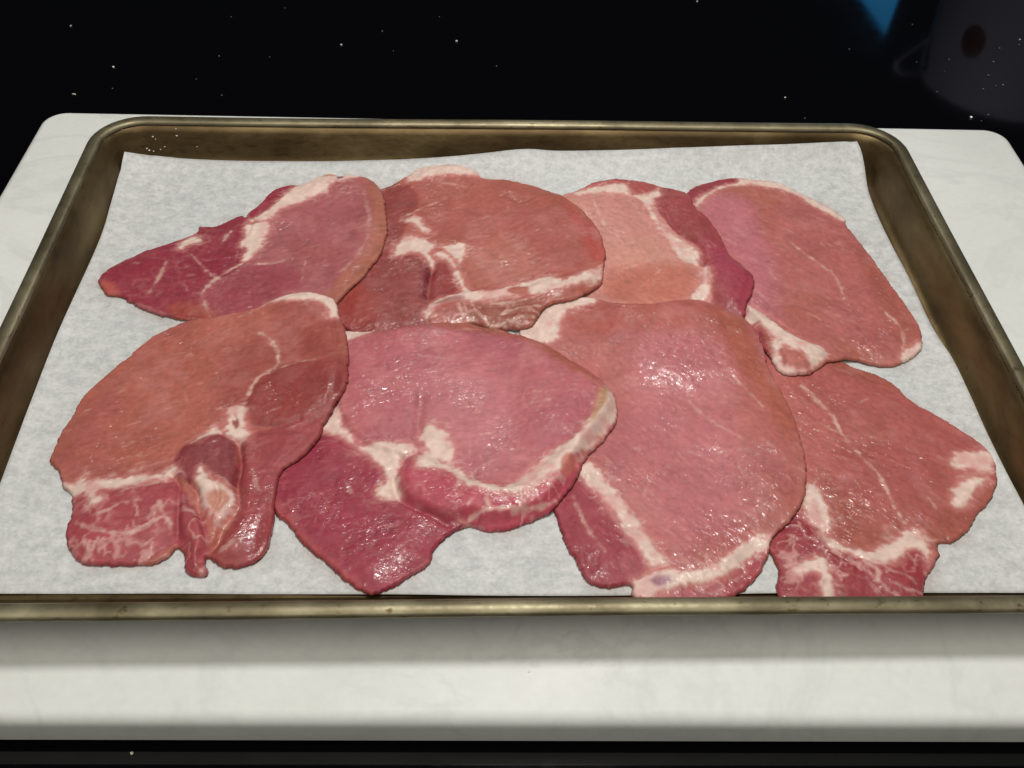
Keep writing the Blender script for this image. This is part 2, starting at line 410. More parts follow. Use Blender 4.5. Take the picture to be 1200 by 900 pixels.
WET = [(450, 390, 12, .9), (510, 384, 12, 1), (580, 386, 14, .9), (425, 460, 12, .6), (560, 520, 14, .3), (790, 430, 17, 1), (820, 400, 12, .8), (770, 450, 12, .6),
       (760, 570, 14, .6), (830, 620, 20, .9), (880, 570, 15, .8), (935, 455, 11, .9), (1010, 610, 13, .8), (960, 570, 9, .4), (1020, 398, 11, .9), (900, 400, 10, .6), (210, 390, 12, .9), (110, 490, 12, .35), (160, 520, 14, .35),
       (440, 620, 20, .5), (400, 560, 16, .4), (300, 630, 13, .6), (330, 480, 14, .3), (250, 330, 22, .4), (160, 320, 15, .35), (460, 215, 12, .5), (560, 300, 14, .3), (690, 650, 12, .4), (960, 660, 14, .4), (770, 300, 12, .3)]
def build_cutlet(spec, idx):
    global HT
    ox, oy, s = spec['T']
    Hs = blur(HT, 3.0)
    hf = h_look(Hs)
    def w(pts, off=2.5): return np.array([at_h(ox+x/s, oy+y/s, hf, off)[:2] for x, y in pts])
    out = catmull(w(spec['outline']), 4)
    pad = 6
    x0, y0 = out.min(0)-pad; x1, y1 = out.max(0)+pad
    i0 = max(int((x0-gx[0])/CELL), 0); i1 = min(int((x1-gx[0])/CELL)+1, len(gx)); j0 = max(int((y0-gy[0])/CELL), 0); j1 = min(int((y1-gy[0])/CELL)+1, len(gy))
    sl = np.s_[j0:j1, i0:i1]
    X, Y = GX[sl].copy(), GY[sl].copy()
    sd = sdf_poly(X, Y, out, 60.0)
    S = idx*11+3
    sd = sd+0.7*fbm(X, Y, 6.0, S, 3)+0.55*fbm(X, Y, 2.4, S+2, 2)
    # --- drape over what lies beneath
    U = HT[sl]; M = sd > -1.0
    B = np.where(M, U, -1e3)
    R_ = 7
    for ax in (0, 1):                                       # widen what lies below, then let the slice sag between
        C_ = B.copy()
        for q in range(1, R_+1):
            C_ = np.maximum(C_, np.roll(B, q, ax)); C_ = np.maximum(C_, np.roll(B, -q, ax))
        B = C_
    B = np.where(M, B, U)
    for sg in (4.0, 7.0):
        wgt = blur(M.astype(float), sg)+1e-6
        Bb = blur(np.where(M, B, 0), sg)/wgt
        B = np.where(M, Bb if sg < 5 else np.maximum(B, Bb), U)
    B = np.where(M, blur(B, 2.0), U)
    B = np.maximum(B, U)+0.10
    # --- masks
    n1 = fbm(X, Y, 5.0, S+1, 3); n2 = fbm(X, Y, 2.2, S+4, 2)
    fat = np.zeros(X.shape); dark = np.zeros(X.shape); marb = np.zeros(X.shape); fedge = np.full(X.shape, -20.0)
    th = spec['ang']; ca, sa = math.cos(th), math.sin(th)
    XA = X*ca+Y*sa; YA = -X*sa+Y*ca                       # along / across the grain
    big = fbm(X, Y, 34, S+5, 3); mid = fbm(X, Y, 9, S+6, 3)
    col = np.ones(X.shape+(3,))*tone(spec['base'])
    col = col*(1-sstep(-.15, .3, big)[..., None])+sstep(-.15, .3, big)[..., None]*tone(spec.get('base2', spec['base']))
    def over(mask, c):
        nonlocal col
        col = col*(1-mask[..., None])+mask[..., None]*tone(c)
    for kind, c, poly, soft in spec['regions']:
        P = catmull(w(poly), 3)
        d = sdf_poly(X, Y, P, 16.0)
        m = sstep(-soft, soft, d+1.5*n1+0.4*n2)
        over(m*0.94, c)
        if kind in ('dark', 'marb'): dark = np.maximum(dark, m)
        if kind == 'marb': marb = np.maximum(marb, m)
    over(0.45*sstep(10, 0, sd+3*n1)*sstep(-0.2, 0.35, fbm(X, Y, 26, S+20, 2))*(1-dark), (166, 88, 62))
    col = col*(1+0.15*mid+0.08*n2)[..., None]
    pal = sstep(0.05, 0.5, fbm(X, Y, 11, S+21, 3))*(1-0.6*dark)
    over(0.22*pal, (204, 128, 124))
    # fine marbling: pale short streaks along the grain, a faint web in the dark muscle
    fl = fbm(XA/3.2, YA, 1.7, S+7, 2)
    fleck = sstep(0.33, 0.62, fl)*sstep(-0.25, 0.35, fbm(X, Y, 14, S+2, 2))
    over(0.36*fleck*(1-0.4*dark), VEIN)
    web = 1-np.abs(fbm(X, Y, 7.5, S+3, 3))*9
    over(0.15*np.clip(web, 0, 1)*dark*sstep(-.05, .4, fbm(X, Y, 17, S+8, 2)), VEIN)
    for P, wd, st in spec['veins']:
        P = catmull(w(P), 4, False)
        d = dist_line(X, Y, P)+1.3*n2*wd+1.0*n1*wd
        br_ = 0.35+0.65*sstep(-0.35, 0.25, fbm(X, Y, 5, S+16, 2))
        over(0.35*st*sstep(wd*2.6, 0, d)*br_, (206, 138, 124))
        over(0.9*st*sstep(wd, wd*0.1, d)*br_, (222, 176, 160))
    for poly in spec['fat']:
        P = catmull(w(poly), 3)
        d = sdf_poly(X, Y, P, 16.0)
        over(0.55*sstep(-3.2, 0.4, d+1.6*n1+0.8*n2), (204, 122, 114))
        m = sstep(-0.5, 1.9, d+1.7*n1+1.0*n2+1.3*fbm(XA/3.0, YA, 1.5, S+18, 2)*sstep(4, 0, np.abs(d)))
        fedge = np.maximum(fedge, d)
        fat = np.maximum(fat, m)
    # threads of fat: loose strands beside the seams, a coarse web through the streaky muscle
    rdg = 1-np.abs(fbm(X+2*n1, Y+2*n2, 8.0, S+22, 3))*5.5
    rdg2 = 1-np.abs(fbm(XA/2.2, YA, 3.4, S+23, 2))*4.5
    over(0.55*sstep(0.45, 0.95, rdg2)*sstep(-6.5, 0, fedge)*sstep(-.2, .2, fbm(X, Y, 9, S+24, 2)), (222, 172, 160))
    mw = sstep(0.30, 0.95, rdg)*marb*sstep(-.35, .15, fbm(X, Y, 13, S+25, 2))
    over(0.55*mw, (220, 160, 150))
    fv = fbm(X, Y, 4.5, S+9, 3)
    fcol = tone(FAT)*(1+0.16*n2+0.12*fv)[..., None]
    pinkish = sstep(0.05, 0.5, fbm(X, Y, 8, S+12, 3))[..., None]*0.65
    fcol = fcol*(1-pinkish)+pinkish*tone((214, 142, 136))
    col = col*(1-fat[..., None])+fat[..., None]*fcol
    for c, poly, soft in spec.get('post', []):             # spots of lean lying within the fat
        P = catmull(w(poly), 3); d = sdf_poly(X, Y, P, 16.0)
        m = sstep(-soft, soft, d+1.0*n1+0.5*n2); over(m*0.92, c); fat = fat*(1-m)
    for P, wd, st in spec.get('streaks', []):
        P = catmull(w(P), 4, False); d = dist_line(X, Y, P)+0.9*n2*wd+0.7*n1*wd
        m = 0.8*st*sstep(wd*1.2, wd*0.1, d)*(0.5+0.5*sstep(-.3, .2, fv)); over(m, (220, 172, 156))
    # --- relief
    T = spec.get('thick', 4.6)*0.74
    rel = 1.5*fbm(X, Y, 30, S+13, 2)+0.30*mid+0.22*n2+0.16*fbm(XA/2.5, YA, 2.2, S+14, 2)+0.10*vnoise(X, Y, 1.4, S+5)
    rel += 0.45*fat*(0.6+1.2*fv)-0.25*dark+0.35*mw
    for poly, h, soft in spec.get('bumps', []):
        P = catmull(w(poly), 3); d = sdf_poly(X, Y, P, 24.0)
        rel += h*sstep(-soft*0.3, soft, d+0.5*n1)
    for P, wd, dep in spec.get('grooves', []):
        P = catmull(w(P), 4, False); d = dist_line(X, Y, P)
        rel -= dep*np.exp(-(d/wd)**2)
    TE = 0.50*T+0.5*fbm(X, Y, 11, S+19, 2)                # cut edge is thinner than the middle
    TOPE = 0.20*TE
    q = np.clip(sd/1.3, 0, 1); prof = np.sqrt(np.clip(1-(1-q)**2, 0, 1))
    top = B+TOPE+(TE-TOPE)*prof+(T-TE)*sstep(0, 13, sd)+rel*sstep(0, 6, sd)
    qb = np.clip(sd/1.2, 0, 1); bot = B+TOPE*(1-np.sqrt(np.clip(1-(1-qb)**2, 0, 1)))
    bot = np.minimum(bot, top-0.02*(sd > 0.3))
    # --- snap the rim of the grid to the outline
    keep = sd > -0.72*CELL
    cells = keep[:-1, :-1] & keep[1:, :-1] & keep[:-1, 1:] & keep[1:, 1:]
    gyy, gxx = np.gradient(sd, CELL); gl = np.hypot(gxx, gyy)+1e-6
    snap = keep & (sd < 0.25*CELL)
    used = np.zeros(X.shape, bool)
    used[:-1, :-1] |= cells; used[1:, :-1] |= cells; used[:-1, 1:] |= cells; used[1:, 1:] |= cells
    Xs = np.where(snap, X-sd*gxx/gl**2*0.9, X); Ys = np.where(snap, Y-sd*gyy/gl**2*0.9, Y)
    zed = B+TOPE
    full = np.zeros(X.shape, bool); 
    cnt = np.zeros(X.shape, int)
    cnt[:-1, :-1] += cells; cnt[1:, :-1] += cells; cnt[:-1, 1:] += cells; cnt[1:, 1:] += cells
    rimv = used & (cnt < 4)
    top = np.where(rimv, zed, top)
    vid = -np.ones(X.shape, int); nu = used.sum(); vid[used] = np.arange(nu)
    bid = vid.copy(); inner = used & ~rimv; bid[inner] = nu+np.arange(inner.sum())
    VT = np.stack([Xs[used], Ys[used], top[used]], 1); VB = np.stack([Xs[inner], Ys[inner], bot[inner]], 1)
    VV = np.concatenate([VT, VB])
    cj, ci = np.where(cells)
    QT = np.stack([vid[cj, ci], vid[cj, ci+1], vid[cj+1, ci+1], vid[cj+1, ci]], 1)
    QB = np.stack([bid[cj, ci], bid[cj+1, ci], bid[cj+1, ci+1], bid[cj, ci+1]], 1)
    wetn = 0.14+1.1*fbm(X, Y, 15, S+15, 2)
    for wx, wy, wr, ws in WET:                               # where juice has gathered on the slice
        c0 = at_h(wx, wy, hf, 3.0); wetn += ws*np.exp(-((X-c0[0])**2+((Y-c0[1])*1.3)**2)/(wr*wr))
    wetn = np.clip(wetn, 0, 1)*(1-0.3*fat)
    CT = np.concatenate([col[used], col[inner]]); MK = np.stack([np.r_[fat[used], fat[inner]], np.r_[wetn[used], wetn[inner]*0], np.zeros(nu+inner.sum())], 1)
    # normals of the whole surface, so that its parts meet without a seam
    QA = np.concatenate([QT, QB]); a, b_, c_, d_ = (VV[QA[:, k]] for k in range(4))
    fn = np.cross(c_-a, d_-b_); NR = np.zeros_like(VV)
    for k in range(4): np.add.at(NR, QA[:, k], fn)
    NR /= np.linalg.norm(NR, axis=1)[:, None]+1e-12
    fc = np.stack([fat[cj, ci], fat[cj, ci+1], fat[cj+1, ci+1], fat[cj+1, ci]], 1).mean(1)
    dc = np.stack([dark[cj, ci], dark[cj, ci+1], dark[cj+1, ci+1], dark[cj+1, ci]], 1).mean(1)
    kindc = np.where(fc > 0.5, 1, np.where(dc > 0.5, 2, 0))
    grid = np.zeros(cells.shape, int); grid[cj, ci] = kindc
    lab = np.zeros(cells.shape, int); comps = []                    # each patch of fat or dark muscle is a part of its own
    for jj, ii in zip(*np.where(grid > 0)):
        if lab[jj, ii]: continue
        kk = grid[jj, ii]; k_ = len(comps)+1; lab[jj, ii] = k_; stack = [(jj, ii)]; cnt_ = 0
        while stack:
            y_, x_ = stack.pop(); cnt_ += 1
            for a_, b2 in ((y_+1, x_), (y_-1, x_), (y_, x_+1), (y_, x_-1)):
                if 0 <= a_ < grid.shape[0] and 0 <= b2 < grid.shape[1] and grid[a_, b2] == kk and not lab[a_, b2]:
                    lab[a_, b2] = k_; stack.append((a_, b2))
        comps.append((kk, cnt_))
    lc = lab[cj, ci]
    big_c = [q for q, (kk, n_) in enumerate(comps, 1) if n_ >= 90]
    isl = ~np.isin(lc, big_c)
    cen = out.mean(0); org = np.array([cen[0], cen[1], B[used].min()])
    root = empty('pork_cutlet', org)
    tag(root, spec['label'], 'pork cutlet', 'raw pork cutlets laid out on the parchment')
    def part(name, Q):
        if len(Q) == 0: return
        ids = np.unique(Q); mp = np.zeros(len(VV), int); mp[ids] = np.arange(len(ids))
        me = bpy.data.meshes.new(name); vv = (VV[ids]-org)*MM; qq = mp[Q]
        me.vertices.add(len(ids)); me.vertices.foreach_set('co', vv.ravel())
        me.loops.add(qq.size); me.loops.foreach_set('vertex_index', qq.ravel())
        me.polygons.add(len(qq)); me.polygons.foreach_set('loop_start', np.arange(0, qq.size, 4)); 
        me.update(calc_edges=True)
        me.polygons.foreach_set('use_smooth', np.ones(len(qq), bool))
        for nm, arr in (('tone', CT), ('mask', MK)):
            at_ = me.color_attributes.new(nm, 'FLOAT_COLOR', 'POINT')
            at_.data.foreach_set('color', np.concatenate([arr[ids], np.ones((len(ids), 1))], 1).ravel())
        ga = me.attributes.new('grain', 'FLOAT_VECTOR', 'POINT')
        vx, vy = VV[ids, 0], VV[ids, 1]
        ga.data.foreach_set('vector', np.stack([(vx*ca+vy*sa)/2.6+idx*50, -vx*sa+vy*ca, VV[ids, 2]*0.7], 1).ravel())
        me.normals_split_custom_set_from_vertices(NR[ids].tolist())
        me.materials.append(MT['meat'])
        o = bpy.data.objects.new(name, me); COL.objects.link(o); o.parent = root
    part('lean_meat', np.concatenate([QT[isl], QB]))
    for q in big_c: part('fat' if comps[q-1][0] == 1 else 'dark_muscle', QT[lc == q])
    HT[sl] = np.where(sd > 0.0, np.maximum(HT[sl], top), HT[sl])

CUT = []
# each outline is given as traced, then laid on the sheet; bottom of the pile first
CUT.append(dict(label='rightmost pork cutlet reaching the front rim, thin white vein across, streaky fat front corner', T=(860, 400, 2.812), ang=-0.7,
    base=(172, 80, 75), base2=(164, 79, 66), thick=4.0,
    outline=[(150, 20), (280, 30), (400, 78), (470, 100), (540, 140), (580, 185), (650, 225), (720, 265), (780, 305), (830, 340), (855, 370), (870, 410), (872, 450), (860, 500), (830, 540), (810, 560), (790, 600), (750, 640), (720, 655), (682, 660), (680, 700), (662, 740), (640, 765), (630, 800), (625, 850), (560, 860), (400, 858), (300, 862), (200, 860), (150, 840), (142, 800), (150, 745), (130, 700), (118, 670), (130, 600), (90, 540), (20, 400), (-20, 200), (50, 60)],
    regions=[('marb', (150, 46, 56), [(120, 660), (190, 560), (240, 590), (300, 660), (380, 705), (440, 725), (520, 740), (560, 700), (640, 690), (632, 860), (150, 860), (140, 790), (150, 745)], 1.0),
             ('tint', (184, 92, 84), [(0, 100), (200, 120), (340, 320), (300, 440), (200, 520), (60, 420)], 5)],
    veins=[([(220, 150), (310, 230), (360, 310), (430, 390), (480, 450), (520, 540), (560, 600)], 1.0, 0.75), ([(360, 310), (310, 285), (260, 262)], 0.7, 0.5), ([(640, 520), (665, 555)], 0.8, 0.6), ([(400, 210), (440, 190)], .6, .3), ([(30, 170), (90, 225)], .8, .4)],
    fat=[[(235, 478), (272, 482), (310, 560), (325, 610), (310, 650), (380, 680), (450, 690), (520, 660), (570, 620), (620, 625), (645, 670), (650, 755), (632, 720), (615, 690), (570, 690), (540, 735), (450, 735), (380, 705), (300, 690), (270, 620), (240, 590), (230, 530)],
         [(262, 715), (292, 715), (322, 790), (328, 860), (290, 860), (282, 790)], [(190, 742), (262, 720), (290, 752), (220, 772)],
         [(728, 372), (850, 360), (862, 395), (848, 425), (735, 425)], [(738, 470), (800, 450), (838, 455), (800, 500), (760, 540), (715, 540)]],
    streaks=[([(430, 735), (470, 760), (470, 790)], 1.2, .8), ([(500, 760), (560, 775), (600, 800)], 0.9, .6), ([(520, 800), (570, 822), (620, 828)], 0.9, .6), ([(570, 700), (600, 740)], .8, .5), ([(390, 810), (420, 830)], .7, .5), ([(150, 700), (200, 660), (240, 650)], .8, .3), ([(735, 450), (800, 440), (845, 430)], 1.6, .45)],
    bumps=[([(150, 650), (240, 600), (400, 720), (620, 690), (625, 860), (150, 860)], 1.2, 5)],
    grooves=[([(160, 742), (260, 722), (300, 700)], 1.0, 0.7), ([(320, 700), (420, 760)], 1.0, .5)]))
CUT.append(dict(label='top right oval pork cutlet with white fat on its back edge and frilled fat corner', T=(640, 190, 2.609), ang=-0.8,
    base=(178, 90, 86), base2=(172, 88, 74), thick=4.6,
    outline=[(440, 80), (480, 62), (540, 48), (590, 45), (650, 50), (720, 62), (780, 90), (850, 125), (900, 155), (922, 172), (918, 182), (960, 235), (1010, 300), (1060, 370), (1110, 440), (1145, 500), (1152, 550), (1140, 580), (1100, 605), (1050, 620), (1000, 615), (940, 602), (880, 602), (852, 612), (820, 632), (800, 642), (750, 646), (712, 632), (690, 595), (650, 560), (625, 510), (600, 470), (540, 420), (480, 300), (440, 200), (425, 120)],
    regions=[('dark', (140, 42, 56), [(425, 85), (590, 40), (585, 66), (500, 100), (455, 135), (425, 130)], 0.8),
             ('tint', (186, 98, 108), [(460, 150), (600, 110), (680, 300), (700, 470), (620, 470), (600, 330)], 7),
             ('tint', (170, 84, 72), [(950, 250), (1130, 480), (1140, 570), (1080, 560), (1000, 420)], 5),
             ('dark', (150, 46, 54), [(620, 490), (650, 500), (672, 560), (690, 600), (640, 560)], .8)],
    veins=[([(740, 250), (820, 310), (880, 350), (905, 400), (910, 420)], 0.9, 0.55), ([(1020, 450), (1050, 480), (1085, 515), (1092, 560), (1085, 600)], 0.9, 0.7), ([(1085, 520), (1105, 512)], .7, .5), ([(680, 330), (700, 360)], .6, .35), ([(650, 400), (690, 440)], .6, .3), ([(840, 250), (860, 270)], .6, .3)],
    fat=[[(590, 45), (650, 50), (720, 62), (780, 88), (850, 125), (925, 168), (918, 184), (860, 160), (780, 115), (700, 85), (620, 73), (540, 88), (500, 110), (470, 135), (448, 140), (455, 122), (470, 108), (530, 80), (580, 65)],
         [(612, 440), (640, 452), (700, 500), (760, 545), (850, 578), (858, 598), (810, 632), (790, 602), (740, 585), (700, 560), (672, 530), (640, 500), (612, 485)],
         [(690, 560), (712, 570), (722, 612), (760, 630), (800, 628), (802, 645), (740, 650), (705, 630), (688, 596)], [(1084, 600), (1096, 575), (1152, 548), (1145, 585), (1100, 610)]],
    post=[((186, 100, 88), [(722, 598), (760, 592), (790, 612), (760, 628), (730, 622)], 1.0)],
    bumps=[([(612, 440), (760, 545), (860, 590), (810, 640), (720, 640), (640, 520)], 2.2, 4)],
    grooves=[([(900, 595), (850, 600), (800, 604)], .8, .6), ([(690, 560), (720, 600), (725, 630)], 0.9, .8), ([(905, 178), (925, 172)], .8, .8)]))
CUT.append(dict(label='pale tan pork cutlet at the back with white fat seam and dark red side strip', T=(640, 190, 2.609), ang=-0.9,
    base=(204, 132, 116), base2=(198, 123, 112), thick=4.2,
    outline=[(-20, 120), (40, 98), (95, 80), (140, 60), (200, 47), (280, 50), (350, 70), (400, 82), (440, 100), (460, 135), (500, 170), (540, 230), (560, 275), (600, 310), (636, 345), (632, 390), (615, 430), (604, 475), (560, 505), (480, 500), (300, 490), (120, 470), (20, 420), (-40, 300), (-50, 200)],
    regions=[('dark', (150, 52, 58), [(355, 72), (440, 95), (545, 230), (640, 345), (605, 480), (520, 450), (500, 410), (500, 340), (465, 322), (465, 270), (390, 215), (350, 160), (325, 120)], 0.9),
             ('tint', (160, 50, 72), [(480, 240), (560, 275), (636, 345), (605, 470), (560, 420), (500, 320)], 5),
             ('dark', (164, 60, 58), [(105, 76), (200, 42), (280, 46), (352, 70), (320, 95), (262, 105), (240, 72), (150, 76)], .7),
             ('tint', (188, 100, 80), [(200, 330), (440, 320), (440, 430), (200, 430)], 6)],
    veins=[([(140, 110), (155, 150), (185, 210)], .8, .5), ([(250, 250), (320, 230)], .7, .3), ([(230, 330), (320, 300)], .7, .3), ([(290, 380), (350, 330)], .6, .3)],
    fat=[[(92, 88), (150, 76), (240, 68), (262, 104), (320, 98), (345, 75), (350, 105), (325, 135), (348, 188), (392, 232), (455, 268), (470, 315), (450, 322), (400, 287), (372, 245), (336, 205), (303, 142), (260, 110), (180, 100), (100, 102)],
         [(470, 338), (497, 340), (496, 425), (440, 425), (470, 380)]],
    bumps=[([(325, 120), (440, 100), (545, 230), (636, 345), (605, 470), (500, 410), (465, 270)], 1.4, 6)],
    grooves=[([(355, 130), (400, 215), (470, 270), (480, 330)], 1.2, .6)]))
CUT.append(dict(label='largest pork cutlet at front right with glistening centre and curved fat front edge', T=(610, 340, 2.432), ang=-0.9,
    base=(182, 94, 88), base2=(178, 90, 96), thick=4.8,
    outline=[(0, 100), (40, 62), (100, 28), (200, 18), (260, 30), (330, 40), (420, 28), (490, 22), (550, 35), (605, 58), (655, 98), (690, 150), (712, 220), (745, 280), (782, 360), (810, 450), (820, 520), (815, 570), (790, 630), (745, 680), (718, 708), (712, 740), (690, 790), (650, 840), (590, 872), (500, 880), (420, 882), (350, 880), (320, 865), (310, 836), (260, 842), (220, 838), (185, 820), (160, 770), (130, 720), (105, 650), (92, 610), (90, 560), (60, 500), (20, 380), (0, 250), (-5, 150)],
    regions=[('dark', (152, 50, 64), [(140, 530), (170, 520), (210, 575), (260, 645), (300, 705), (350, 775), (362, 805), (310, 838), (220, 842), (160, 775), (100, 650), (88, 600)], 1.0),
             ('tint', (172, 84, 62), [(560, 60), (640, 100), (700, 220), (780, 360), (760, 420), (690, 330), (600, 200)], 6),
             ('tint', (190, 100, 104), [(330, 150), (560, 180), (600, 400), (640, 640), (440, 740), (330, 560)], 9),
             ('tint', (176, 82, 70), [(150, 60), (540, 40), (540, 120), (200, 140)], 5),
             ('marb', (166, 54, 66), [(330, 872), (400, 862), (460, 842), (550, 832), (620, 785), (655, 765), (712, 735), (655, 842), (590, 876), (420, 886)], 0.8)],
    veins=[([(600, 260), (640, 290), (690, 335)], .8, .5), ([(470, 310), (520, 360), (600, 420), (630, 430)], .8, .4), ([(150, 590), (190, 680), (240, 750)], .7, .5), ([(350, 590), (380, 530), (430, 500)], .7, .35), ([(560, 470), (610, 465)], .6, .35), ([(700, 440), (760, 480)], .6, .3)],
    fat=[[(160, 520), (195, 490), (228, 530), (290, 600), (335, 660), (385, 740), (415, 785), (370, 798), (340, 745), (290, 685), (240, 615), (200, 565)],
         [(-10, 130), (20, 70), (100, 22), (205, 12), (208, 42), (135, 70), (112, 100), (102, 152), (40, 150)],
         [(312, 850), (330, 818), (400, 800), (460, 806), (540, 785), (600, 750), (640, 715), (690, 692), (722, 695), (712, 722), (655, 765), (610, 802), (550, 835), (460, 845), (400, 864), (335, 874)]],
    post=[((150, 92, 112), [(368, 828), (410, 818), (430, 832), (390, 845)], 1.4), ((176, 60, 66), [(470, 856), (490, 848), (488, 876), (470, 878)], .6)],
    streaks=[([(500, 850), (540, 862), (580, 850)], .8, .5), ([(600, 830), (650, 800)], .7, .4)],
    bumps=[([(230, 20), (560, 30), (670, 160), (640, 270), (430, 300), (250, 220)], 4.6, 17)],
    grooves=[([(560, 60), (610, 170), (680, 300), (740, 420)], 5, 0.9), ([(312, 836), (360, 806), (420, 790)], 1.0, .6)]))
CUT.append(dict(label='pork cutlet at the back centre with curled frilly fat along its front edge', T=(380, 180, 3.333), ang=0.5,
    base=(172, 82, 72), base2=(166, 78, 64), thick=4.8,
    outline=[(215, 140), (270, 115), (310, 90), (330, 82), (350, 62), (400, 45), (470, 38), (540, 42), (600, 65), (620, 92), (700, 95), (780, 112), (860, 140), (930, 165), (1000, 205), (1050, 260), (1085, 320), (1100, 390), (1092, 450), (1082, 500), (1050, 530), (980, 560), (900, 580), (860, 600), (830, 640), (800, 670), (740, 685), (680, 683), (620, 668), (570, 660), (480, 690), (400, 710), (250, 720), (100, 690), (40, 620), (60, 520), (110, 400), (150, 300), (180, 200)],
    regions=[('dark', (140, 58, 56), [(180, 140), (330, 130), (370, 200), (330, 270), (285, 395), (372, 408), (425, 462), (405, 560), (385, 720), (40, 700), (40, 600), (100, 480), (150, 300)], 1.5),
             ('tint', (112, 28, 40), [(385, 450), (430, 440), (425, 520), (405, 590), (375, 560)], 2.5),  # extra dark painted into the fold's cavity, deepening the groove's shade
             ('tint', (150, 52, 44), [(60, 560), (170, 520), (200, 640), (100, 700)], 5),
             ('dark', (142, 50, 50), [(430, 425), (478, 432), (530, 520), (480, 562), (405, 590), (420, 470)], .9),
             ('marb', (150, 78, 62), [(520, 600), (620, 595), (800, 590), (870, 590), (830, 650), (740, 690), (620, 680), (540, 640)], 1.0),
             ('tint', (182, 98, 84), [(560, 420), (700, 330), (820, 400), (820, 490), (620, 540)], 7),
             ('tint', (176, 66, 60), [(940, 190), (1060, 260), (1110, 400), (1090, 440), (1040, 400), (1000, 290)], 4)],
    veins=[([(310, 258), (360, 235), (400, 215), (480, 180)], .8, .6), ([(400, 130), (470, 125), (560, 140)], .7, .3), ([(560, 340), (640, 330)], .6, .25), ([(940, 270), (980, 260)], .6, .3), ([(260, 408), (330, 398)], .7, .5)],
    fat=[[(322, 112), (345, 62), (400, 42), (470, 36), (540, 40), (602, 64), (612, 92), (540, 97), (480, 94), (410, 106), (350, 114)],
         [(285, 355), (340, 332), (400, 348), (432, 375), (415, 397), (432, 452), (405, 442), (380, 405), (330, 396), (275, 412)], [(325, 265), (360, 262), (392, 290), (408, 318), (375, 312), (345, 290)],
         [(440, 392), (490, 406), (522, 450), (552, 520), (590, 552), (650, 556), (720, 525), (800, 508), (880, 490), (930, 512), (980, 486), (1040, 460), (1088, 442), (1084, 490), (1000, 518), (950, 540), (880, 566), (780, 570), (700, 585), (620, 592), (560, 592), (500, 582), (450, 602), (402, 645), (398, 612), (450, 572), (530, 555), (518, 500), (488, 440), (428, 410)],
         [(458, 372), (545, 357), (556, 400), (532, 440), (500, 408)]],
    post=[((178, 84, 66), [(712, 560), (740, 533), (795, 540), (790, 572)], .9), ((170, 110, 104), [(430, 600), (480, 575), (540, 572), (540, 586), (470, 600)], 1.2)],
    streaks=[([(660, 604), (760, 598), (860, 570)], 1.0, .85), ([(690, 640), (780, 622), (845, 602)], .9, .7), ([(590, 620), (640, 665)], .9, .6), ([(650, 674), (760, 658), (815, 640)], 1.0, .7), ([(520, 612), (545, 640)], 1.0, .7), ([(400, 640), (440, 640)], .8, .5), ([(870, 560), (960, 530), (1060, 490)], 0.8, .6)],
    bumps=[([(400, 600), (560, 540), (720, 530), (880, 500), (1080, 450), (1085, 500), (860, 600), (800, 680), (620, 680), (450, 640)], 2.0, 5)],
    grooves=[([(550, 600), (640, 612), (760, 610), (860, 585)], 0.9, 1.0), ([(600, 600), (640, 635), (760, 640), (830, 620)], 0.8, .8), ([(425, 440), (412, 500), (404, 560)], 1.9, 1.9), ([(432, 398), (415, 440)], 1.0, .8)]))
